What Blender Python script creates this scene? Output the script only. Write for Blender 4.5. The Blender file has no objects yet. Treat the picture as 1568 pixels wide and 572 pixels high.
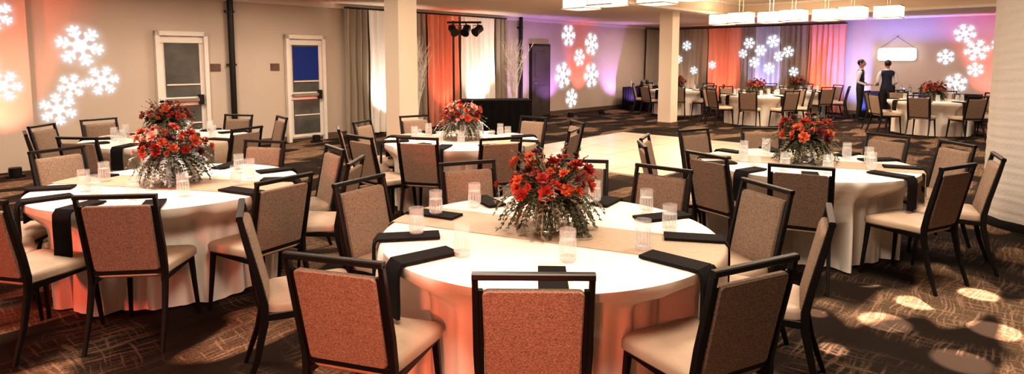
import bpy, math, random
from mathutils import Vector, Matrix
random.seed(7)
D=bpy.data; S=bpy.context.scene; COL=S.collection
pi=math.pi
# ---------------------------------------------------------------- materials
def mat(name,col,rough=.6,metal=0,bump=0,bscale=40,var=0,vscale=8,trans=0,emit=None,estr=0,spec=.5,sheen=0,alpha=1):
    m=D.materials.new(name); m.use_nodes=True; nt=m.node_tree; b=nt.nodes['Principled BSDF']
    b.inputs['Base Color'].default_value=(*col,1); b.inputs['Roughness'].default_value=rough
    b.inputs['Metallic'].default_value=metal; b.inputs['Transmission Weight'].default_value=trans
    b.inputs['Specular IOR Level'].default_value=spec; b.inputs['Alpha'].default_value=alpha
    if sheen: b.inputs['Sheen Weight'].default_value=sheen
    if emit: b.inputs['Emission Color'].default_value=(*emit,1); b.inputs['Emission Strength'].default_value=estr
    tc=nt.nodes.new('ShaderNodeTexCoord')
    if bump:
        n=nt.nodes.new('ShaderNodeTexNoise'); n.inputs['Scale'].default_value=bscale; n.inputs['Detail'].default_value=3
        nt.links.new(tc.outputs['Object'],n.inputs['Vector'])
        bp=nt.nodes.new('ShaderNodeBump'); bp.inputs['Strength'].default_value=bump; bp.inputs['Distance'].default_value=.01
        nt.links.new(n.outputs['Fac'],bp.inputs['Height']); nt.links.new(bp.outputs['Normal'],b.inputs['Normal'])
    if var:
        n=nt.nodes.new('ShaderNodeTexNoise'); n.inputs['Scale'].default_value=vscale; n.inputs['Detail'].default_value=4
        nt.links.new(tc.outputs['Object'],n.inputs['Vector'])
        r=nt.nodes.new('ShaderNodeValToRGB'); r.color_ramp.elements[0].position=.3; r.color_ramp.elements[1].position=.7
        r.color_ramp.elements[0].color=(*[c*(1-var) for c in col],1); r.color_ramp.elements[1].color=(*[min(1,c*(1+var)) for c in col],1)
        nt.links.new(n.outputs['Fac'],r.inputs['Fac']); nt.links.new(r.outputs['Color'],b.inputs['Base Color'])
    return m
M_frame=mat('black_metal_frame',(.009,.007,.007),.42,.2)
M_seat=mat('seat_vinyl',(.44,.33,.25),.45,var=.12,vscale=6,bump=.1,bscale=60)
M_back=mat('woven_back_fabric',(.26,.185,.14),.85,var=.4,vscale=150,bump=.4,bscale=220,spec=.2)
M_cloth=mat('ivory_linen',(.84,.78,.71),.75,bump=.08,bscale=90,spec=.2)
M_runner=mat('taupe_runner',(.45,.34,.25),.6,var=.08,vscale=30)
M_nap=mat('charcoal_napkin',(.012,.010,.011),.85,bump=.2,bscale=120,spec=.15)
M_glass=mat('sparkling_cut_glass',(.97,.97,.98),.06,bump=1,bscale=110,spec=1,alpha=.15)
M_glassb=mat('thick_glass_base',(.97,.97,.98),.1,bump=1,bscale=110,spec=1,alpha=.38)
M_vase=mat('clear_vase_glass',(.85,.9,.9),.05,trans=.9)
M_wall=mat('beige_wall_paint',(.54,.45,.375),.8,bump=.05,bscale=80,var=.03,vscale=1.5)
M_ceil=mat('ceiling_paint',(.74,.60,.47),.9,var=.02,vscale=2)
M_col=mat('column_paint',(.78,.67,.55),.7,bump=.03)
M_trim=mat('white_trim',(.74,.68,.62),.5,var=.03)
M_base=mat('baseboard_brown',(.12,.08,.06),.6,var=.1)
M_taupe=mat('taupe_drape',(.34,.28,.225),.85,bump=.2,bscale=60)
M_redlit=mat('red_lit_drape',(.78,.36,.27),.8,bump=.2,bscale=60)  # red uplight cast painted into the drape colour
M_sheer=mat('sheer_white_drape',(.88,.83,.78),.8,bump=.2,bscale=60)
M_wrap=mat('draped_column_fabric',(.62,.58,.55),.85,bump=.3,bscale=50)
M_bsheer=mat('pale_blue_drape',(.55,.53,.62),.8,bump=.2,bscale=60)
M_darkdoor=mat('dark_wood_door',(.07,.052,.045),.5,var=.25,vscale=3)
M_pane=mat('dark_window_glass',(.09,.09,.085),.08,spec=.8,var=.4,vscale=2)
M_bpane=mat('blue_window_glass',(.01,.025,.12),.08,spec=.8,emit=(.02,.07,.4),estr=.16)
M_chrome=mat('brushed_steel',(.5,.45,.4),.3,.9)
M_blackcl=mat('black_tablecloth',(.008,.007,.008),.8,bump=.2,spec=.15)
M_red=mat('red_petal',(.30,.020,.013),.65,var=.5,vscale=30)
M_org=mat('rust_petal',(.46,.085,.032),.65,var=.5,vscale=30)
M_burg=mat('burgundy_petal',(.085,.008,.010),.65,var=.3,vscale=30)
M_pink=mat('pink_petal',(.76,.30,.25),.6,var=.25,vscale=30)
M_leaf=mat('grey_green_leaf',(.17,.15,.10),.7,var=.4,vscale=20)
M_leafd=mat('dark_green_leaf',(.04,.05,.022),.6,var=.4,vscale=20)
M_leafs=mat('silver_leaf',(.42,.46,.47),.7,var=.3,vscale=20)
M_lamp=mat('lamp_shade_glow',(1,.9,.75),.5,emit=(1,.80,.58),estr=4)
M_neon=mat('neon_sign_glow',(1,1,1),.5,emit=(1,.98,.9),estr=10)
M_twig=mat('white_branches',(.85,.8,.76),.7,var=.1)
M_skin=mat('skin',(.42,.22,.15),.55,var=.05)
M_hair=mat('dark_hair',(.012,.008,.006),.5,bump=.5,bscale=120)
M_shirt=mat('white_shirt',(.62,.60,.64),.8,bump=.1)
M_vest=mat('navy_vest',(.012,.018,.05),.7,bump=.1)
M_trous=mat('black_trousers',(.012,.012,.014),.8,bump=.1)
M_plaq=mat('door_plaque',(.18,.07,.04),.5,var=.1)
def flakemat():  # emissive decal material standing in for projected snowflake light
    m=D.materials.new('painted_snowflake_light'); m.use_nodes=True; N=m.node_tree.nodes; L=m.node_tree.links
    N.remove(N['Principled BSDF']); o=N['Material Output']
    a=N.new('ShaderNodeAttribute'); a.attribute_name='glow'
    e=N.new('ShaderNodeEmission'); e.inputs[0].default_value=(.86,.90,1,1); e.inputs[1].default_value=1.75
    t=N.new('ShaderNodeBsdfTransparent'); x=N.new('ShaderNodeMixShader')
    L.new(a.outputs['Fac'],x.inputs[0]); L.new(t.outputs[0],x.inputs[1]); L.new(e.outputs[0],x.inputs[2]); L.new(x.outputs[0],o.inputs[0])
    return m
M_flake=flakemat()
# carpet
def carpet():
    m=D.materials.new('patterned_carpet'); m.use_nodes=True; nt=m.node_tree; N=nt.nodes; L=nt.links; b=N['Principled BSDF']
    b.inputs['Roughness'].default_value=.95; b.inputs['Specular IOR Level'].default_value=.1
    tc=N.new('ShaderNodeTexCoord')
    wn=N.new('ShaderNodeTexNoise'); wn.inputs['Scale'].default_value=1.6; L.new(tc.outputs['Object'],wn.inputs['Vector'])
    vm=N.new('ShaderNodeVectorMath'); vm.operation='MULTIPLY_ADD'; vm.inputs[1].default_value=(.2,.2,0)
    L.new(wn.outputs['Color'],vm.inputs[0]); L.new(tc.outputs['Object'],vm.inputs[2])
    def mapping(sc,rot=0,loc=(0,0,0)):
        mp=N.new('ShaderNodeMapping'); mp.inputs['Rotation'].default_value=(0,0,rot); mp.inputs['Scale'].default_value=sc; mp.inputs['Location'].default_value=loc
        L.new(vm.outputs[0],mp.inputs['Vector']); return mp.outputs['Vector']
    def noise(sc,det,vec):
        n=N.new('ShaderNodeTexNoise'); n.inputs['Scale'].default_value=sc; n.inputs['Detail'].default_value=det
        L.new(vec,n.inputs['Vector']); return n.outputs['Fac']
    def ramp(f,a,c):
        r=N.new('ShaderNodeMapRange'); r.inputs[1].default_value=a; r.inputs[2].default_value=c; L.new(f,r.inputs[0]); return r.outputs[0]
    def mth(op,a,c):
        x=N.new('ShaderNodeMath'); x.operation=op
        for i,v in enumerate((a,c)):
            if isinstance(v,(int,float)): x.inputs[i].default_value=v
            else: L.new(v,x.inputs[i])
        return x.outputs[0]
    vA=mapping((.6,1.4,1),.3); vB=mapping((1.5,.6,1),.3,(4,2,0)); v0=mapping((1,1,1),.3)
    pA=ramp(noise(1.25,1.5,vA),.53,.57)
    pB=ramp(noise(1.3,1,vB),.48,.60)
    sA=ramp(noise(17,2,mapping((.16,3.0,1),.3)),.50,.62)
    sB=ramp(noise(17,2,mapping((3.0,.16,1),.3)),.55,.65)
    hatch=mth('MAXIMUM',sA,sB)
    x=mth('MULTIPLY',pA,mth('ADD',mth('MULTIPLY',hatch,.50),.33))
    y=mth('MULTIPLY',mth('MULTIPLY',hatch,pB),.24)
    h=mth('MAXIMUM',x,y)
    h=mth('MULTIPLY',h,ramp(noise(70,2,v0),.15,.6))
    c=N.new('ShaderNodeValToRGB'); c.color_ramp.elements[0].color=(.018,.012,.009,1); c.color_ramp.elements[1].color=(.40,.26,.17,1)
    L.new(h,c.inputs['Fac']); L.new(c.outputs['Color'],b.inputs['Base Color'])
    return m
M_carpet=carpet()
def dancefl():
    m=mat('dance_floor_panels',(.8,.7,.6),.25)
    nt=m.node_tree;N=nt.nodes;L=nt.links
    tc=N.new('ShaderNodeTexCoord'); br=N.new('ShaderNodeTexBrick'); br.offset=0
    br.inputs['Color1'].default_value=(.74,.63,.51,1); br.inputs['Color2'].default_value=(.64,.54,.43,1); br.inputs['Mortar'].default_value=(.4,.32,.26,1)
    br.inputs['Scale'].default_value=1; br.inputs['Brick Width'].default_value=.9; br.inputs['Row Height'].default_value=.9; br.inputs['Mortar Size'].default_value=.008
    L.new(tc.outputs['Object'],br.inputs['Vector']); L.new(br.outputs['Color'],N['Principled BSDF'].inputs['Base Color'])
    return m
M_dance=dancefl()
# ---------------------------------------------------------------- mesh builder
class MB:
    def __init__(s): s.v=[];s.f=[];s.m=[];s.ms=[];s.M=Matrix.Identity(4)
    def mi(s,m):
        if m not in s.ms: s.ms.append(m)
        return s.ms.index(m)
    def add(s,vs,fs,m):
        o=len(s.v); s.v+= [s.M@Vector(p) for p in vs]; i=s.mi(m)
        for f in fs: s.f.append([o+k for k in f]); s.m.append(i)
    def box(s,c,h,m,ch=0):
        x,y,z=c;a,b,d=h
        vs=[(x+i*a,y+j*b,z+k*d) for i in(-1,1) for j in(-1,1) for k in(-1,1)]
        s.add(vs,[(0,1,3,2),(4,6,7,5),(0,4,5,1),(2,3,7,6),(0,2,6,4),(1,5,7,3)],m)
    def rings(s,rs,m,closed=True,cap=True):
        n=len(rs[0]); vs=[p for r in rs for p in r]; fs=[]
        for i in range(len(rs)-1):
            for j in range(n if closed else n-1):
                k=(j+1)%n; fs.append((i*n+j,i*n+k,(i+1)*n+k,(i+1)*n+j))
        if cap and closed: fs.append(tuple(range(n))[::-1]); fs.append(tuple((len(rs)-1)*n+j for j in range(n)))
        s.add(vs,fs,m)
    def sweep(s,pts,hw,hd,m,xax=(1,0,0)):
        X=Vector(xax); P=[Vector(p) for p in pts]; rs=[]
        for i,p in enumerate(P):
            T=(P[min(i+1,len(P)-1)]-P[max(i-1,0)]).normalized(); Nn=T.cross(X).normalized()
            w=hw[i] if isinstance(hw,(list,tuple)) else hw; d=hd[i] if isinstance(hd,(list,tuple)) else hd; c=min(w,d)*.35
            rs.append([p+X*a+Nn*b for a,b in((w-c,-d),(w,-d+c),(w,d-c),(w-c,d),(-w+c,d),(-w,d-c),(-w,-d+c),(-w+c,-d))])
        s.rings(rs,m)
    def tube(s,pts,rad,m,seg=8,cap=True):
        P=[Vector(p) for p in pts]; rs=[]
        for i,p in enumerate(P):
            T=(P[min(i+1,len(P)-1)]-P[max(i-1,0)]).normalized()
            A=T.orthogonal().normalized() if i==0 else (A-T*A.dot(T)).normalized()
            B=T.cross(A); r=rad[i] if isinstance(rad,(list,tuple)) else rad
            rs.append([p+A*(math.cos(2*pi*k/seg)*r)+B*(math.sin(2*pi*k/seg)*r) for k in range(seg)])
        s.rings(rs,m,cap=cap)
    def lathe(s,prof,m,seg=24,c=(0,0,0)):
        rs=[[(c[0]+math.cos(2*pi*k/seg)*r,c[1]+math.sin(2*pi*k/seg)*r,c[2]+z) for k in range(seg)] for r,z in prof]
        s.rings(rs,m)
    def pad(s,hx,hy,r,prof,m,mp,nc=5):
        rs=[]
        for ins,z in prof:
            ring=[];ax=hx-ins;ay=hy-ins;rr=max(r-ins,.004)
            for q,(sx,sy) in enumerate(((1,1),(-1,1),(-1,-1),(1,-1))):
                for k in range(nc+1):
                    a=q*pi/2+k*pi/2/nc; ring.append(mp(sx*(ax-rr)+rr*math.cos(a),sy*(ay-rr)+rr*math.sin(a),z))
            rs.append(ring)
        s.rings(rs,m)
    def mesh(s,name,smooth=True,angle=40):
        me=D.meshes.new(name); me.from_pydata([tuple(v) for v in s.v],[],s.f)
        for m in s.ms: me.materials.append(m)
        me.polygons.foreach_set('material_index',s.m); me.update()
        if smooth:
            me.polygons.foreach_set('use_smooth',[True]*len(me.polygons))
            try: me.set_sharp_from_angle(angle=math.radians(angle))
            except Exception: pass
        return me
def put(name,me,loc=(0,0,0),rz=0,sc=1):
    o=D.objects.new(name,me); COL.objects.link(o); o.location=loc; o.rotation_euler=(0,0,rz); o.scale=(sc,sc,sc) if not isinstance(sc,tuple) else sc
    return o
# ---------------------------------------------------------------- room frame
K=Vector((5.7,23.8,0)); dd=Vector((.68,.733,0)).normalized(); nn=Vector((dd.y,-dd.x,0))
RA=math.atan2(dd.y,dd.x); RB=RA-pi/2
RL,RW,H,HT=26,16.5,2.9,3.25
def P(L,b,z=0): p=K-dd*L+nn*b; return Vector((p.x,p.y,z))
def room(name,mb_fn,L,b,z=0,rz=RA):
    mb=MB(); mb_fn(mb); return put(name,mb.mesh(name),P(L,b,z),rz)
room('floor',lambda m:m.box((0,0,-.05),(RL/2+.2,RW/2+.2,.05),M_carpet),RL/2,RW/2)
def wl(name,L,b,hx,hy): room(name,lambda m:m.box((0,0,HT/2),(hx,hy,HT/2),M_wall),L,b)
wl('wall_left',RL/2,-.1,RL/2+.2,.1); wl('wall_right',RL/2,RW+.1,RL/2+.2,.1)
wl('wall_back',-.1,RW/2,.1,RW/2); wl('wall_front',RL+.1,RW/2,.1,RW/2)
T0,T1,B0,B1=3.8,23.5,4.7,13.6
def ceil(m):
    def slab(l0,l1,b0,b1,z0,z1):
        m.box((-(l0+l1)/2,-(b0+b1)/2,(z0+z1)/2),((l1-l0)/2,(b1-b0)/2,(z1-z0)/2),M_ceil)
    slab(-.2,RL+.2,-.2,B0,H,HT+.05); slab(-.2,RL+.2,B1,RW+.2,H,HT+.05); slab(-.2,T0,B0,B1,H,HT+.05); slab(T1,RL+.2,B0,B1,H,HT+.05)
    slab(T0,T1,B0,B1,HT,HT+.05)
room('ceiling',ceil,0,0)
def tray(m):
    for z,o,t in((H-.03,0,.10),(HT-.06,.05,.05)):
        w=(T1-T0)/2; h=(B1-B0)/2
        for s in(-1,1):
            m.box((0,s*(h-o),z+.03),(w,t,.03),M_trim); m.box((s*(w-o),0,z+.03),(t,h,.03),M_trim)
room('trim_tray',tray,(T0+T1)/2,(B0+B1)/2)
room('baseboard_left',lambda m:m.box((0,0,.06),(RL/2,.012,.06),M_base),RL/2,.012)
room('baseboard_back',lambda m:m.box((0,0,.06),(.012,RW/2,.06),M_base),.012,RW/2)
room('trim_crown',lambda m:m.box((0,0,H-.05),(RL/2,.03,.05),M_trim),RL/2,.03)
room('wall_pilaster',lambda m:m.box((0,0,H/2),(1.5,.08,H/2),M_wall),20.9,.08)
room('dance_floor',lambda m:m.box((0,0,.012),(2.25,1.7,.012),M_dance),11.35,5.9)
def column(m):
    m.box((0,0,H/2),(.18,.18,H/2),M_col); m.box((0,0,.05),(.195,.195,.05),M_base)
for p in((-1.76,9.85),(4.02,15.9)):
    mb=MB(); column(mb); put('column',mb.mesh('column'),(p[0],p[1],0),RA)
# doors
def glass_door(m,pane):
    w=.44; h=2.2
    for s in(-1,1): m.box((s*(w-.035),-.05,h/2),(.035,.05,h/2),M_trim)
    m.box((0,-.05,h-.04),(w,.05,.04),M_trim)
    m.box((0,-.02,h/2),(w-.07,.015,h/2-.06),M_trim)
    m.box((0,-.045,1.5),(w-.15,.012,.50),M_pane); m.box((0,-.045,.52),(w-.15,.012,.36),M_pane)
    if pane is not M_pane: m.box((0,-.058,1.62),(w-.16,.006,.34),pane)
    for z in(1.0,2.02,.12,.9): m.box((0,-.05,z),(w-.08,.015,.025),M_trim)
    m.box((0,-.10,.97),(w-.12,.025,.03),M_chrome); m.box((w-.16,-.09,.97),(.04,.04,.09),M_frame)
    m.box((0,-.07,1.25),(w-.16,.01,.012),M_trim); m.box((0,-.065,.55),(w-.16,.01,.012),M_trim)
room('door_1',lambda m:glass_door(m,M_pane),17.18,.02); room('door_2',lambda m:glass_door(m,M_bpane),14.78,.02)
def wdoor(m):
    m.box((0,-.03,1.08),(.45,.03,1.08),M_frame); m.box((0,-.065,1.06),(.40,.01,1.03),M_darkdoor)
    for z in(.55,1.55): m.box((0,-.078,z),(.27,.006,.38),M_darkdoor)
    m.tube([(-.34,-.08,1.0),(-.34,-.13,1.0),(-.24,-.13,1.0)],.012,M_chrome)
room('door_3',wdoor,7.2,.01)
for L_ in(16.3,8.1):
    def pipe(m):
        m.tube([(0,-.09,0),(0,-.09,H)],.055,M_frame,14)
        for z in(.5,1.6,2.6): m.box((0,-.05,z),(.08,.05,.02),M_frame)
    room('wall_pipe',pipe,L_,0)
for L_ in(16.58,15.42): room('room_sign',lambda m:(m.box((0,-.012,0),(.09,.012,.07),M_plaq),m.box((0,-.026,0),(.07,.003,.05),M_base)),L_,.0,1.55)
# curtains
def curtain(mb,L0,L1,m,amp=.055,off=.14,z0=.03,z1=H-.1):
    w=abs(L1-L0); n=int(w*36)
    ph=random.random()*6
    rs=[]
    for zi in range(9):
        t=zi/8; z=z1+(z0-z1)*t; row=[]
        for i in range(n+1):
            x=-w/2+w*i/n; a=amp*(.6+.5*t)
            y=a*math.sin(x*2*pi/.17+ph+.7*math.sin(x*5+t*1.3))+.3*a*math.sin(x*47+ph)
            row.append((x+.01*math.sin(z*3+x*9),y-off,z))
        rs.append(row)
    mb.rings(rs,m,closed=False,cap=False)
    mb.tube([(-w/2,-off,z1+.02),(w/2,-off,z1+.02)],.018,M_frame)
for a,b,m in((13.87,13.25,M_taupe),(13.25,12.4,M_sheer),(12.4,11.6,M_taupe),(11.6,10.5,M_redlit),(10.5,9.2,M_sheer),(9.2,8.75,M_taupe),(1.3,.1,M_taupe)):
    mb=MB(); curtain(mb,a,b,m); put('curtain',mb.mesh('curtain'),P((a+b)/2,0),RA)
for a,b,m in((.2,1.97,M_taupe),(1.97,3.2,M_redlit),(3.2,3.7,M_taupe),(3.7,4.5,M_bsheer),(4.5,5.4,M_taupe),(5.4,6.5,M_redlit)):
    mb=MB(); curtain(mb,a,b,m); put('curtain',mb.mesh('curtain'),P(0,(a+b)/2),RB)
# snowflake light painted as soft-edged glowing decal meshes, no projector lamp
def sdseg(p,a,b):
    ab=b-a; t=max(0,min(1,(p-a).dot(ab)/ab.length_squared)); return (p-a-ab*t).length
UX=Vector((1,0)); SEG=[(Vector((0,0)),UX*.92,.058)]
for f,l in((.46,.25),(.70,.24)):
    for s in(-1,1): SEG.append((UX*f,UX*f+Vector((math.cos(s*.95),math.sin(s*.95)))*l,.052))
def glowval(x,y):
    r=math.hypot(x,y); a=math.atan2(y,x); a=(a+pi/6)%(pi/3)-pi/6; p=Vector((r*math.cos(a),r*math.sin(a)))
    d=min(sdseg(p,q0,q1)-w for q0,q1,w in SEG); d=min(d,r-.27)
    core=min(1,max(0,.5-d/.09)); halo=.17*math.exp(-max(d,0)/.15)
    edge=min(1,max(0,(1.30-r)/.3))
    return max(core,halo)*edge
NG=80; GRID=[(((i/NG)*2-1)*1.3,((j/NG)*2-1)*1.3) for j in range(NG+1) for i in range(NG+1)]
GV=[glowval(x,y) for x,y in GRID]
QF=[]
for j in range(NG):
    for i in range(NG):
        k=j*(NG+1)+i
        if max(GV[k],GV[k+1],GV[k+NG+1],GV[k+NG+2])>.004: QF.append((k,k+1,k+NG+2,k+NG+1))
used=sorted({k for f in QF for k in f}); rem={k:i for i,k in enumerate(used)}
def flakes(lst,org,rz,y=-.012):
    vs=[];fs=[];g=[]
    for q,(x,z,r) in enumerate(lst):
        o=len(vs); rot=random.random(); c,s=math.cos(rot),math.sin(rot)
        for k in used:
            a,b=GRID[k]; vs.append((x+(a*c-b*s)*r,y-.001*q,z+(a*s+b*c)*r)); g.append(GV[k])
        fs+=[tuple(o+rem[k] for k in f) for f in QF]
    me=D.meshes.new('snowflake_glow_decal'); me.from_pydata(vs,[],fs); me.materials.append(M_flake)
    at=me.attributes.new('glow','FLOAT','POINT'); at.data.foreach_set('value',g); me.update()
    put('snowflake_glow_decal',me,org,rz)
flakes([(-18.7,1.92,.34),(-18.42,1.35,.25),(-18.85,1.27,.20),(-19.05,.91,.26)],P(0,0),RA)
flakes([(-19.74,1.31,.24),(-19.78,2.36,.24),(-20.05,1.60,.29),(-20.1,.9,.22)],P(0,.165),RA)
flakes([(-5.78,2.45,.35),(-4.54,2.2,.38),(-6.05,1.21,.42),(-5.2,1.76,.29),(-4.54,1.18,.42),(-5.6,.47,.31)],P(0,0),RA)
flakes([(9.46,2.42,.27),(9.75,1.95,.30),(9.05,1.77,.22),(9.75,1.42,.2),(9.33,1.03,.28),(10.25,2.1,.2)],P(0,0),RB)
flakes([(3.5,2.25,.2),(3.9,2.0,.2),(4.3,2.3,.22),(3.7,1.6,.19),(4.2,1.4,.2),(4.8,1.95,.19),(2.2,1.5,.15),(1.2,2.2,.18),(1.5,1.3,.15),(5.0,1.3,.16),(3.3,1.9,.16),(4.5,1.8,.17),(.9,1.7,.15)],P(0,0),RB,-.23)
def sign():
    cu=D.curves.new('t','FONT'); cu.body='LOVE'; cu.size=.40; cu.extrude=.02; cu.bevel_depth=.008; cu.align_x='CENTER'; cu.align_y='CENTER'
    o=D.objects.new('tmp',cu); COL.objects.link(o); bpy.context.view_layer.update()
    me=D.meshes.new_from_object(o.evaluated_get(bpy.context.evaluated_depsgraph_get())); D.objects.remove(o)
    mb=MB(); R=Matrix.Rotation(pi/2,4,'X')
    mb.M=Matrix.Translation((0,-.09,0))@R
    mb.add([v.co for v in me.vertices],[tuple(p.vertices) for p in me.polygons],M_neon); mb.M=Matrix.Identity(4)
    mb.pad(.50,.19,.1,[(0,0),(.0,.015)],mat('acrylic_sign_board',(.8,.8,.85),.3,emit=(.9,.87,1),estr=.95),lambda x,y,z:(x,-.04-z,y))
    for s in(-1,1): mb.tube([(s*.45,-.05,.18),(0,-.05,.52)],.006,M_frame,6)
    mb.tube([(0,0,.52),(0,-.07,.52)],.015,M_frame,8)
    put('neon_sign',mb.mesh('neon_sign'),P(0,7.85,1.85),RB)
sign()
# ---------------------------------------------------------------- chair
def chair_mesh():
    mb=MB()
    def yb(z): return (.925-z)*.217
    for s in(-1,1):
        x=s*.212
        mb.sweep([(x,0,.925),(x,yb(.8),.8),(x,yb(.6)+.003,.6),(x*.97,.098,.47),(x*.96,.095,.38),(x*.98,.055,.2),(x,-.015,.0)],[.011,.011,.012,.013,.014,.013,.010],[.014,.016,.017,.02,.02,.016,.012],M_frame)
        mb.sweep([(s*.19,.52,.42),(s*.20,.53,.25),(s*.215,.55,0)],[.017,.014,.010],[.017,.014,.010],M_frame)
        mb.sweep([(s*.195,.09,.405),(s*.195,.53,.41)],.012,.02,M_frame)
    mb.sweep([(-.223,0,.925),(.223,0,.925)],.016,.013,M_frame,(0,1,0))
    mb.sweep([(-.2,yb(.455),.452),(.2,yb(.455),.452)],.012,.014,M_frame,(0,1,0))
    mb.sweep([(-.2,.525,.405),(.2,.525,.405)],.012,.018,M_frame,(0,1,0))
    zc,hz=.665,.205
    def mp(x,v,t):
        z=zc+v; return (x*(1+.02*v/hz), yb(z)+t-.018+.012*(1-(x/.19)**2)*1.0, z)
    mb.pad(.183,hz,.022,[(.006,-.002),(0,.006),(0,.026),(.006,.036),(.03,.042)],M_back,mp)
    for s in(-1,1): mb.sweep([(s*.193,yb(.87)+.0,.87),(s*.193,yb(.47),.47)],.009,.009,M_frame)
    def ms(x,y,z): return (x*(1+.10*(y/.23)),.325+y,.415+z)
    mb.pad(.218,.228,.06,[(.012,0),(0,.012),(0,.042),(.010,.058),(.035,.068),(.08,.074),(.14,.077)],M_seat,ms,6)
    return mb.mesh('dining_chair_mesh')
CH=chair_mesh()
def chair(C,ang,r,jit=0):
    a=math.radians(ang); x=C[0]+r*math.cos(a); y=C[1]+r*math.sin(a)
    return put('dining_chair',CH,(x,y,0),a+pi/2+math.radians(jit))
# ---------------------------------------------------------------- tables
R=.915; TZ=.76
def cloth(chs,seed,seg=360):
    rnd=random.Random(seed); mb=MB()
    ks=[(rnd.choice([11,13,15]),rnd.random()*6,.35),(rnd.choice([21,23,25]),rnd.random()*6,.55),(rnd.choice([31,35,37]),rnd.random()*6,.35)]
    rs=[]
    prof=[(0.02,TZ)]+[(q,TZ) for q in(.3,.6,.85,.895)]
    for r,z in prof: rs.append([(r*math.cos(2*pi*k/seg),r*math.sin(2*pi*k/seg),z) for k in range(seg)])
    for zi in range(17):
        t=zi/16; z=(TZ-.004)*(1-t)+.012*t
        if zi==0: z=TZ-.004
        ring=[]
        for k in range(seg):
            th=2*pi*k/seg; f=0
            for kk,ph,w in ks:
                f+=w*(abs(math.cos(kk*th/2+ph+.4*math.sin(3*th+ph)))**1.5*2-1)
            am=.050*min(1,t*1.8)**1.1
            r=R-.008+(.012 if zi>0 else 0)+am*f+.03*t
            for ca,rf in chs:
                df=abs((th-ca+pi)%(2*pi)-pi); ha=math.atan2(.245,max(rf,.5))
                wgt=1-min(1,max(0,(df-ha)/.20)); wgt=wgt*wgt*(3-2*wgt)
                tz=min(1,max(0,(TZ-.02-z)/.20)); tz=tz*tz*(3-2*tz)
                lim=rf-.05
                if r>lim: r=r+(lim+.02*f-.02-r)*wgt*tz
            ring.append((r*math.cos(th),r*math.sin(th),z))
        rs.append(ring)
    mb.rings(rs,M_cloth,cap=False)
    mb.lathe([(.35,0),(.35,.02),(.05,.05),(.05,.70),(.3,.73),(.88,.735),(.88,.75)],M_frame,32)
    return mb
def strip(mb,ang,t0,hang,hw,m,thick=.008,lift=.004,both=False,nw=6,wob=0.0):
    ca,sa=math.cos(ang),math.sin(ang); RR=R+.016
    def col(w,off):
        te=math.sqrt(max(.01,RR*RR-w*w)); pts=[]
        def pt(t,z): pts.append((ca*t-sa*w,sa*t+ca*w,z))
        z0=TZ+lift+off
        if both:
            for q in range(6): pt(-te-off*1.0-.004*q,TZ-.02-hang*(1-q/5))
            pt(-te+.012,z0)
            n=10
            for q in range(n+1): pt(-te+.03+(2*te-.06)*q/n,z0)
        else:
            for q in range(6): pt(t0+(te-.03-t0)*q/5,z0)
        pt(te-.012,z0); pt(te+off,TZ-.012)
        for q in range(1,7): pt(te+off+wob*math.sin(q)+.006*q/6,TZ-.012-hang*q/6)
        return pts
    top=[col(-hw+2*hw*i/nw,thick) for i in range(nw+1)]; bot=[col(-hw+2*hw*i/nw,0) for i in range(nw+1)]
    loop=top+bot[::-1]
    L_=len(loop[0]); rs=[[c[i] for c in loop] for i in range(L_)]
    mb.rings(rs,m)
def glass_mesh():
    mb=MB()
    mb.lathe([(.037,.022),(.0385,.10),(.0395,.125),(.040,.15),(.0385,.15),(.037,.12),(.036,.024)],M_glass,28)
    mb.lathe([(.034,0),(.037,.004),(.0375,.021),(.03,.024)],M_glassb,28)
    mb.lathe([(.001,.098),(.0362,.099)],M_glassb,24)
    for k in range(14):
        a=2*pi*k/14; mb.tube([(.0388*math.cos(a),.0388*math.sin(a),z) for z in (.022,.06,.105)],[.0017,.0020,.0006],M_glassb,5)
    return mb.mesh('tumbler_mesh',True,25)
GL=glass_mesh()
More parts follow.
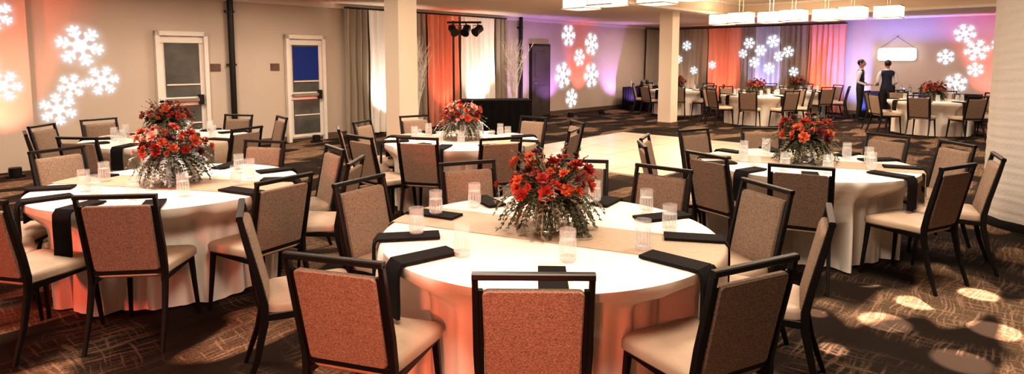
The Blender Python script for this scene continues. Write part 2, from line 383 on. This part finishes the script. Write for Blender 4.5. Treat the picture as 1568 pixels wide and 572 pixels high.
def bouquet(seed,cols,leaves,nb=48):
    rnd=random.Random(seed); mb=MB()
    mb.lathe([(.055,0),(.06,.005),(.075,.08),(.07,.17),(.066,.17),(.07,.08),(.055,.012)],M_vase,24)
    for i in range(9):
        a=rnd.random()*6.28; mb.tube([(.03*math.cos(a),.03*math.sin(a),.015),(.04*math.cos(a+2),.04*math.sin(a+2),.22)],.0035,M_leafd,5)
    def bloom(c,ax,r,m):
        ax=Vector(ax).normalized(); A=ax.orthogonal().normalized(); B=ax.cross(A); c=Vector(c)
        for ly,(n,rr,hh) in enumerate(((8,1.0,.25),(6,.72,.5),(5,.42,.65))):
            o=rnd.random()*6
            for k in range(n):
                a=o+2*pi*k/n; u=A*math.cos(a)+B*math.sin(a); w=ax.cross(u); q=r*rr*(.85+.3*rnd.random())
                base=c; mid=c+u*q*.6+ax*r*hh*.7; tip=c+u*q*1.05+ax*r*hh*(.7 if ly==0 else 1.1); wd=q*.40
                mb.add([base,mid-w*wd,tip-w*wd*.3,tip+w*wd*.3,mid+w*wd,mid+u*q*.1-ax*r*.12],[(0,5,1),(1,5,2),(2,5,3),(3,5,4),(4,5,0)],m)
    def cl(v): v=Vector(v); v.z=max(v.z,.004); return v
    def spray(p0,dirn,length,droop,m,ls,nl=10):
        p=Vector(p0); d=Vector(dirn).normalized(); pts=[p.copy()]; st=length/nl
        for i in range(nl):
            d=(d+Vector((0,0,-droop/nl))).normalized(); p=p+d*st
            if p.z<.02: p.z=.02+.01*rnd.random()
            pts.append(p.copy())
        mb.tube(pts,[.0020]*len(pts),m,4)
        for i in range(1,len(pts)):
            T=(pts[i]-pts[i-1]).normalized(); side=T.cross(Vector((0,0,1)))
            if side.length<.1: side=Vector((1,0,0))
            side.normalize()
            for s in(-1,0,1):
                dirl=(side*s+T*.9+Vector((0,0,rnd.uniform(-.4,.4)))).normalized(); l=ls*(1-.3*i/len(pts))*(.7+.6*rnd.random())
                q=pts[i]; e=q+dirl*l; w=dirl.cross(Vector((rnd.random()-.5,rnd.random()-.5,1))).normalized()*l*.24
                mb.add([cl(q),cl(q+dirl*l*.45+w),cl(e),cl(q+dirl*l*.45-w)],[(0,1,2,3)],m)
    for i in range(nb):
        a=i*2.399; f=math.sqrt((i+.5)/nb); ph=f*1.5
        R0=.175*(.72+.55*rnd.random()); dv=Vector((math.sin(ph)*math.cos(a),math.sin(ph)*math.sin(a),math.cos(ph)))
        c=Vector((0,0,.225))+Vector((dv.x*R0*1.35,dv.y*R0*1.35,dv.z*R0*1.0))
        bloom(c,dv+Vector((rnd.uniform(-.5,.5),rnd.uniform(-.5,.5),.2)),rnd.choice([.022,.028,.036,.048]),rnd.choice(cols))
        mb.tube([(0,0,.17),(c.x*.6,c.y*.6,(c.z+.17)/2+.01),tuple(c)],.003,M_leafd,4)
    for i in range(120):
        a=rnd.random()*6.28; e=rnd.uniform(-.3,.8)
        spray((.05*math.cos(a),.05*math.sin(a),rnd.uniform(.17,.25)),(math.cos(a),math.sin(a),e),rnd.uniform(.18,.32),rnd.uniform(1.0,2.8),rnd.choice(leaves),.036)
    for i in range(60):
        a=rnd.random()*6.28; e=rnd.uniform(.2,1.8)
        spray((.05*math.cos(a),.05*math.sin(a),.26),(math.cos(a)*.9,math.sin(a)*.9,e),rnd.uniform(.12,.24),.3,rnd.choice(cols[:2]+leaves*1),.030,6)
    return mb.mesh('bouquet_mesh',True,60)
BQ1=bouquet(3,[M_org,M_red,M_burg,M_red,M_org],[M_leaf,M_leafd,M_leaf,M_leafd])
BQ2=bouquet(5,[M_org,M_red,M_pink,M_org,M_burg],[M_leafs,M_leaf,M_leafs,M_leafd])
def table(C,chs,seed,bq,runner=-25,naps=None,glasses=None,brot=0,detail=True):
    lst=[(math.radians(c[0]),c[1]-.565) for c in chs]
    mb=cloth(lst,seed,400 if detail else 150)
    if runner is not None: strip(mb,math.radians(runner),0,.30 if detail else .2,.20,M_runner,.003,.002,both=True,nw=10)
    put('round_banquet_table',mb.mesh('round_banquet_table',True,60),(C[0],C[1],0))
    for i,c in enumerate(chs): chair(C,c[0],c[1],c[2] if len(c)>2 else random.Random(seed*50+i).uniform(-4,4))
    for i,a in enumerate(naps if naps is not None else [c[0]+5 for c in chs]):
        rr=random.Random(seed*9+i)
        m2=MB(); strip(m2,math.radians(a),.62+rr.uniform(-.05,.05),rr.uniform(.20,.27),.062,M_nap,.014,.006,nw=4,wob=.002)
        put('folded_napkin',m2.mesh('folded_napkin',True,50),(C[0],C[1],0))
    gl=glasses if glasses is not None else [(.55*math.cos(math.radians(c[0]+20)),.55*math.sin(math.radians(c[0]+20))) for c in chs]
    for gx,gy in gl: put('glass_tumbler',GL,(C[0]+gx,C[1]+gy,TZ+.006),random.random()*6)
    put('flower_centerpiece',bq,(C[0],C[1],TZ+.006),brot)
table((.20,3.32),[(17.7,1.44),(50,1.38),(77,1.41),(112.7,1.39),(152.8,1.33,-4),(186,1.62,16),(227.5,1.33,25),(264,1.17,5),(305,1.27,-8),(349,1.43,-14)],1,BQ1,-25,
      [217,268,316,348,190,22,58,85,118,153],[(-.71,-.09),(-.44,-.43),(.06,-.51),(.45,-.33),(.66,-.02),(.62,.38),(.34,.65),(-.44,.56),(-.66,.34)],.5)
table((-2.6,4.65),[(78,1.2),(34.8,1.27),(2,1.40),(329,1.305,0),(286,1.25,-9),(254,1.35),(154.6,1.47),(118,1.35),(192,1.4),(222,1.4)],2,BQ2,-12,None,None,1)
table((-.6,7.25),[(121.7,1.41),(49,1.36),(161,1.35),(193,1.4),(229,1.43),(254.4,1.25),(292,1.32),(339,1.38),(14,1.45)],3,BQ2,-25,None,None,2)
table((-4.15,7.4),[(187,1.4),(154,1.37),(75,1.25),(40,1.37),(338,1.25),(263,1.34),(224,1.36),(302,1.3)],4,BQ1,-20,None,None,3)
table((2.68,5.6),[(243.6,1.31),(209,1.25),(295.6,1.3),(331,1.41),(3,1.45),(30,1.35),(84,1.36),(120,1.35),(157,1.46),(180,1.49)],5,BQ1,-25,None,None,4)
for i,(c,o) in enumerate((((9.7,14.2),0),((6.5,16.4),15),((5.2,19.4),30),((8.55,18.5),10))):
    table(c,[(o+k*45,1.38) for k in range(8)],10+i,BQ1,None,None,None,i,False)
# ---------------------------------------------------------------- rectangular black tables
def rect_table(name,hx,hy,h,top=None):
    mb=MB(); n=160; rs=[]
    def ring(ins,z,am):
        out=[]
        for k in range(n):
            t=k/n*4; s=int(t); f=t-s
            q=[((1-2*f),1),(-1,(1-2*f)),(-(1-2*f),-1),(1,-(1-2*f))][s]
            w=am*math.sin(k*pi*2/5.0)
            out.append((q[0]*(hx-ins)+ (w if abs(q[0])>.99 else 0),q[1]*(hy-ins)+(w if abs(q[1])>.99 else 0),z))
        return out
    for ins,z,am in((.3,h,0),(.01,h,0),(0,h-.01,0),(0,h*.6,.008),(-.01,.01,.016)): rs.append(ring(ins,z,am))
    mb.rings(rs,M_blackcl)
    if top: top(mb)
    return mb.mesh(name)
put('black_draped_table',rect_table('black_draped_table',.83,.36,.75),(-.4,14.8,0),.12)
def buffet(mb):
    r=random.Random(2)
    for i in range(9):
        x=-.8+.2*i+r.uniform(-.05,.05); y=r.uniform(-.2,.2)
        mb.lathe([(.035,.75),(.04,.76),(.04,.75+.12+.1*r.random()),(.012,.95),(.012,1.0)],r.choice([M_glassb,M_frame,M_vase]),10,(x,y,0))
    mb.lathe([(.14,.76),(.16,.80),(.14,.84),(.02,.90)],M_chrome,20,(.3,0,0)); mb.lathe([(.14,.76),(.16,.80),(.14,.84),(.02,.90)],M_chrome,20,(-.4,0,0))
put('buffet_table',rect_table('buffet_table',1.0,.38,.76,buffet),P(2.2,.75),RA)
put('bar_table',rect_table('bar_table',1.4,.35,.76,buffet),P(.75,8.6),RB)
def pillar():
    mb=MB(); n=120; rs=[]
    for zi in range(150):
        z=.08+(H-.08)*zi/149; ring=[]
        for k in range(n):
            th=2*pi*k/n; r=.60+.0018*math.sin(z*66+2.5*math.sin(th*2+z)+1.2*math.sin(th*5))+.0013*math.sin(z*110+th*4+2*math.sin(th*3))+.004*math.sin(th*14+z)
            ring.append((r*math.cos(th),r*math.sin(th),z))
        rs.append(ring)
    mb.rings(rs,M_wrap); mb.lathe([(.63,0),(.63,.07),(.60,.085)],M_blackcl,48)
    put('draped_column',mb.mesh('draped_column',True,80),(5.56,6.2,0))
pillar()
def pend(m):
    m.pad(.24,.24,.03,[(.01,0),(0,.01),(0,.24),(.01,.25)],M_lamp,lambda x,y,z:(x,y,z))
    for z in(0,.25):
        for s in(-1,1):
            m.box((0,s*.245,z),(.25,.008,.010),M_chrome); m.box((s*.245,0,z),(.008,.25,.010),M_chrome)
    for i in range(-4,5):
        for s in(-1,1):
            m.box((i*.055,s*.248,.125),(.003,.003,.12),M_chrome); m.box((s*.248,i*.055,.125),(.003,.003,.12),M_chrome)
    for s in(-1,1): m.tube([(s*.12,0,.25),(s*.12,0,.66)],.008,M_chrome,6)
    m.box((0,0,.655),(.18,.05,.01),M_chrome)
mb=MB(); pend(mb); PM=mb.mesh('pendant_mesh')
for L_,bs in((6.0,[5.1+.62*i for i in range(7)]),(12.4,[5.4+.75*i for i in range(6)])):
    for i,b in enumerate(bs): put('pendant_light',PM,P(L_+.3*(i%2),b,2.585),RA)
# ---------------------------------------------------------------- light stand
def stand():
    mb=MB()
    mb.tube([(0,0,.25),(0,0,2.45)],.022,M_frame,10)
    for k in range(3):
        a=k*2.09; mb.tube([(0,0,.75),(.45*math.cos(a),.45*math.sin(a),.02)],.012,M_frame,6); mb.tube([(0,0,.3),(.25*math.cos(a),.25*math.sin(a),.33)],.009,M_frame,6)
    mb.tube([(-.12,0,2.42),(.55,0,2.42)],.02,M_frame,8)
    for x,t in((.0,.6),(.25,-.3),(.48,-.9)):
        dx=Vector((t*.6,-.6,-.5)).normalized(); c=Vector((x,0,2.27))
        mb.tube([c-dx*.10,c-dx*.09,c+dx*.08,c+dx*.10],[.04,.075,.075,.09],M_frame,14)
        mb.tube([(x-.09,0,2.27),(x-.09,0,2.36),(x+.09,0,2.36),(x+.09,0,2.27)],.008,M_frame,5); mb.tube([(x,0,2.36),(x,0,2.43)],.012,M_frame,6)
    put('stage_light_stand',mb.mesh('stage_light_stand'),(-1.15,12.2,0))
stand()
def branches(seed,hgt):
    r=random.Random(seed); mb=MB()
    mb.lathe([(.13,0),(.15,.02),(.12,.4),(.16,.45),(.13,.44)],M_sheer,20)
    def br(p,d,l,rad,lv):
        pts=[p]; q=p.copy(); dv=d.copy()
        for i in range(4):
            dv=(dv+Vector((r.uniform(-.15,.15),r.uniform(-.15,.15),.12))).normalized(); q=q+dv*l/4; pts.append(q.copy())
            if lv>0:
                for s in range(2): br(q.copy(),(dv+Vector((r.uniform(-.6,.6),r.uniform(-.6,.6),r.uniform(.1,.6)))).normalized(),l*.35,rad*.6,lv-1)
        mb.tube(pts,[rad,rad*.85,rad*.7,rad*.55,rad*.35],M_twig,4)
    for i in range(8):
        a=i*.8; br(Vector((0,0,.4)),Vector((.16*math.cos(a),.16*math.sin(a),1)).normalized(),hgt,.012,2)
    return mb.mesh('white_branch_arrangement')
BR=branches(4,1.25)
put('white_branch_arrangement',BR,P(9.75,1.35),0); put('white_branch_arrangement',BR,P(12.75,1.2),2)
# ---------------------------------------------------------------- lights
def look(o,t): o.rotation_euler=(Vector(t)-o.location).to_track_quat('-Z','Y').to_euler()
def light(name,typ,loc,e,col,size=.2,target=None,cone=60,blend=.5):
    l=D.lights.new(name,typ); l.energy=e; l.color=col
    if typ=='AREA': l.size=size
    else: l.shadow_soft_size=size
    if typ=='SPOT': l.spot_size=math.radians(cone); l.spot_blend=blend
    o=D.objects.new(name,l); COL.objects.link(o); o.location=loc
    if target is not None: look(o,target)
    return o
WARM=(1,.82,.64)
for L_ in(20.5,16.5,11,6.2):  # unseen area lights added to fill the room, no panel fixtures
    for b in(6.7,11.2):
        p=P(L_,b,HT-.02); light('ceiling_fill_light','AREA',p,155 if L_>14 else 105,WARM,1.0)
for L_ in(21,18,15.5): light('ceiling_fill_light','AREA',P(L_,2.3,H-.02),90,(1,.80,.62),.8)
for L_ in(9,3): light('ceiling_fill_light','AREA',P(L_,2.3,H-.02),85,WARM,.8)
for b in(7,11): light('ceiling_fill_light','AREA',P(2,b,H-.02),55,(1,.8,.75),.6)
light('ceiling_fill_light','AREA',P(24,9,H-.02),60,WARM,1)
def uplight(L_,b,tL,tb,tz,e,col,cone=70):
    mb=MB(); mb.lathe([(.07,0),(.08,.01),(.08,.14),(.07,.15)],M_frame,16); mb.box((0,0,.02),(.11,.05,.02),M_frame)
    p=P(L_,b,0); put('uplight',mb.mesh('uplight'),p,RA)
    light('uplight_beam','SPOT',p+Vector((0,0,.19)),e,col,.05,P(tL,tb,tz),cone,.7)
RED=(1,.13,.07)
uplight(20.35,.75,20.2,.1,1.5,420,RED,75); uplight(19.75,.75,19.75,.1,1.5,160,(1,.2,.14),60)
uplight(17.2,.45,17.2,.0,2.3,25,RED,60); uplight(14.8,.45,14.8,.0,2.3,25,RED,60)
uplight(11.1,.6,11.1,.1,1.8,130,(1,.18,.11)); uplight(10.0,.6,9.9,.1,1.6,230,(1,.90,.80)); uplight(12.9,.6,12.9,.1,1.6,200,(1,.90,.80))
uplight(5.2,.9,5.2,0,1.6,240,(1,.10,.10),55); uplight(6.8,.9,6.9,0,1.8,190,(.5,.25,1),90); uplight(3.4,.9,3.2,0,1.8,220,(.55,.3,1),95); uplight(8.2,.9,8.2,0,1.8,120,(.55,.35,1),85)
uplight(.8,2.6,0,2.6,1.7,110,(1,.22,.12)); uplight(.8,6.0,0,6.0,1.7,130,(1,.22,.12)); uplight(.8,4.0,0,4.0,1.5,180,(.45,.45,1)); uplight(.8,1.2,0,1.2,1.5,70,(1,.7,.55))
uplight(1.5,7.2,0,7.2,1.8,560,(.18,.24,1),95); uplight(1.5,8.9,0,8.9,1.8,420,(.36,.28,1),85); uplight(.8,10.35,0,10.0,1.8,300,(1,.10,.10),60)
light('pendant_glow','AREA',P(6.1,6.9,2.56),110,(1,.78,.55),1.6); light('pendant_glow','AREA',P(12.4,7.2,2.56),70,(1,.78,.55),1.6)
for L_ in(6.1,12.5):
    o=light('pendant_glow_up','AREA',P(L_,7.0,2.87),90,(1,.74,.48),1.6); o.rotation_euler=(pi,0,0)
light('red_wash_spot','SPOT',(-1.0,-1.6,2.0),300,(1,.20,.12),.15,(-.7,2.4,.40),44,.7)
light('red_wash_spot','SPOT',(-.5,-1.4,1.2),480,(1,.20,.09),.10,(-.30,2.2,.62),24,.6)
light('red_wash_spot','SPOT',(-5.2,1.2,1.9),560,(1,.12,.07),.15,(-2.9,4.0,.0),66,.7)
for x,y,s in((2.43,3.88,.17),(2.84,4.2,.14),(3.05,3.75,.16),(2.55,3.35,.17),(3.1,3.35,.15),(2.05,4.02,.08),(2.7,4.6,.12),(3.4,4.35,.14),(1.9,3.5,.09)):
    light('gobo_spot','SPOT',(x+.5,y+.6,2.85),3300,(1,.72,.54),.01,(x,y,0),2*math.degrees(math.atan(s/2.95)),.5)
# ---------------------------------------------------------------- people
def person(name,loc,rz,sc,back):
    V=[(0,0,.93),(0,.0,1.08),(0,0,1.27),(0,0,1.40),(0,.0,1.49),(0,-.015,1.57),
       (.10,0,.86),(.105,-.01,.48),(.105,.025,.09),(.115,-.13,.045),
       (-.10,0,.86),(-.105,-.01,.48),(-.105,.025,.09),(-.115,-.13,.045),
       (.185,0,1.39),(.245,.03,1.12),(.19,-.17,1.04),(.175,-.235,1.045),
       (-.185,0,1.39),(-.245,.03,1.12),(-.19,-.17,1.04),(-.175,-.235,1.045)]
    E=[(0,1),(1,2),(2,3),(3,4),(4,5),(0,6),(6,7),(7,8),(8,9),(0,10),(10,11),(11,12),(12,13),(3,14),(14,15),(15,16),(16,17),(3,18),(18,19),(19,20),(20,21)]
    Rr=[(.15,.11),(.135,.10),(.165,.115),(.13,.095),(.055,.055),(.06,.06),(.09,.09),(.06,.06),(.04,.045),(.04,.03),(.09,.09),(.06,.06),(.04,.045),(.04,.03),
        (.062,.062),(.045,.045),(.03,.03),(.034,.02),(.062,.062),(.045,.045),(.03,.03),(.034,.02)]
    me=D.meshes.new('b'); me.from_pydata(V,E,[]); o=D.objects.new('b',me); COL.objects.link(o)
    o.modifiers.new('s','SKIN'); sub=o.modifiers.new('u','SUBSURF'); sub.levels=2; sub.render_levels=2
    for i,sv in enumerate(me.skin_vertices[0].data): sv.radius=Rr[i]; sv.use_root=(i==0)
    bpy.context.view_layer.update(); ev=D.meshes.new_from_object(o.evaluated_get(bpy.context.evaluated_depsgraph_get())); D.objects.remove(o)
    mb=MB(); vs=[v.co.copy() for v in ev.vertices]
    groups={}
    for p in ev.polygons:
        c=p.center
        if c.z>1.465: m=M_skin if c.z>1.50 else M_shirt
        elif c.y<-.185 and c.z>.8: m=M_skin
        elif c.z<.93: m=M_frame if c.z<.08 else M_trous
        elif abs(c.x)>.17-.0 and c.z>.98 or (abs(c.x)>.15 and c.y<-.08): m=M_shirt
        elif (not back) and c.y<-.05 and abs(c.x)<.05 and c.z>1.25: m=M_shirt
        else: m=M_vest
        groups.setdefault(m,[]).append(tuple(p.vertices))
    o0=len(mb.v); mb.v+=vs
    for m,fs in groups.items():
        i=mb.mi(m)
        for f in fs: mb.f.append([o0+k for k in f]); mb.m.append(i)
    def sph(c,r,m,n=16,k=10,f=None):
        rs=[]
        for i in range(k+1):
            ph=-pi/2+pi*(i+.02)/(k+.04); ring=[]
            for j in range(n):
                a=2*pi*j/n; q=Vector((math.cos(ph)*math.cos(a),math.cos(ph)*math.sin(a),math.sin(ph)))
                if f: q=f(q)
                ring.append((c[0]+q.x*r[0],c[1]+q.y*r[1],c[2]+q.z*r[2]))
            rs.append(ring)
        mb.rings(rs,m)
    def headf(q):
        s=1-.22*max(0,-q.z)*1.0; return Vector((q.x*s,q.y*(1-.08*max(0,-q.z)),q.z))
    sph((0,-.015,1.635),(.075,.095,.115),M_skin,20,14,headf)
    sph((0,.008,1.665),(.084,.098,.098),M_hair,20,12)
    if back: sph((0,.10,1.68),(.035,.035,.035),M_hair)
    for s in(-1,1):
        sph((s*.03,-.10,1.64),(.012,.008,.008),M_shirt,8,6); sph((s*.03,-.107,1.64),(.006,.004,.006),M_hair,8,6)
        sph((s*.077,0,1.63),(.012,.022,.03),M_skin,8,6)
    mb.tube([(0,-.105,1.65),(0,-.125,1.615),(0,-.105,1.605)],[.007,.013,.008],M_skin,8)
    sph((0,-.098,1.575),(.024,.01,.008),M_burg,10,6)
    for s in(-1,1):
        for k in range(4):
            x=s*(.175)+(k-1.5)*.017; l=(.07,.08,.075,.06)[k]
            mb.tube([(x,-.25,1.045),(x,-.25-l*.5,1.04),(x,-.25-l*.8,1.02),(x,-.25-l*.85,1.0)],[.009,.009,.008,.006],M_skin,6)
        mb.tube([(s*.145,-.225,1.05),(s*.125,-.26,1.045),(s*.125,-.285,1.03)],[.011,.010,.007],M_skin,6)
    put(name,mb.mesh(name,True,80),loc,rz,sc)
person('waiter',(9.70,17.2,0),math.radians(50),.97,False)
person('waitress',(10.25,16.9,0),math.radians(165),.96,True)
# ---------------------------------------------------------------- world & camera
w=D.worlds.new('world'); S.world=w; w.use_nodes=True; w.node_tree.nodes['Background'].inputs[0].default_value=(.9,.75,.7,1); w.node_tree.nodes['Background'].inputs[1].default_value=.1
cam=D.cameras.new('camera'); co=D.objects.new('camera',cam); COL.objects.link(co)
co.location=(0,0,1.7); co.rotation_euler=(math.radians(84.5),0,0); cam.sensor_width=36; cam.lens=21.7; cam.shift_y=-.0663; cam.clip_end=100
S.camera=co
S.view_settings.view_transform='Standard'; S.view_settings.exposure=-.22
try: S.view_settings.look='Medium High Contrast'
except Exception:
    S.view_settings.look='None'
print('LOOK',S.view_settings.look)
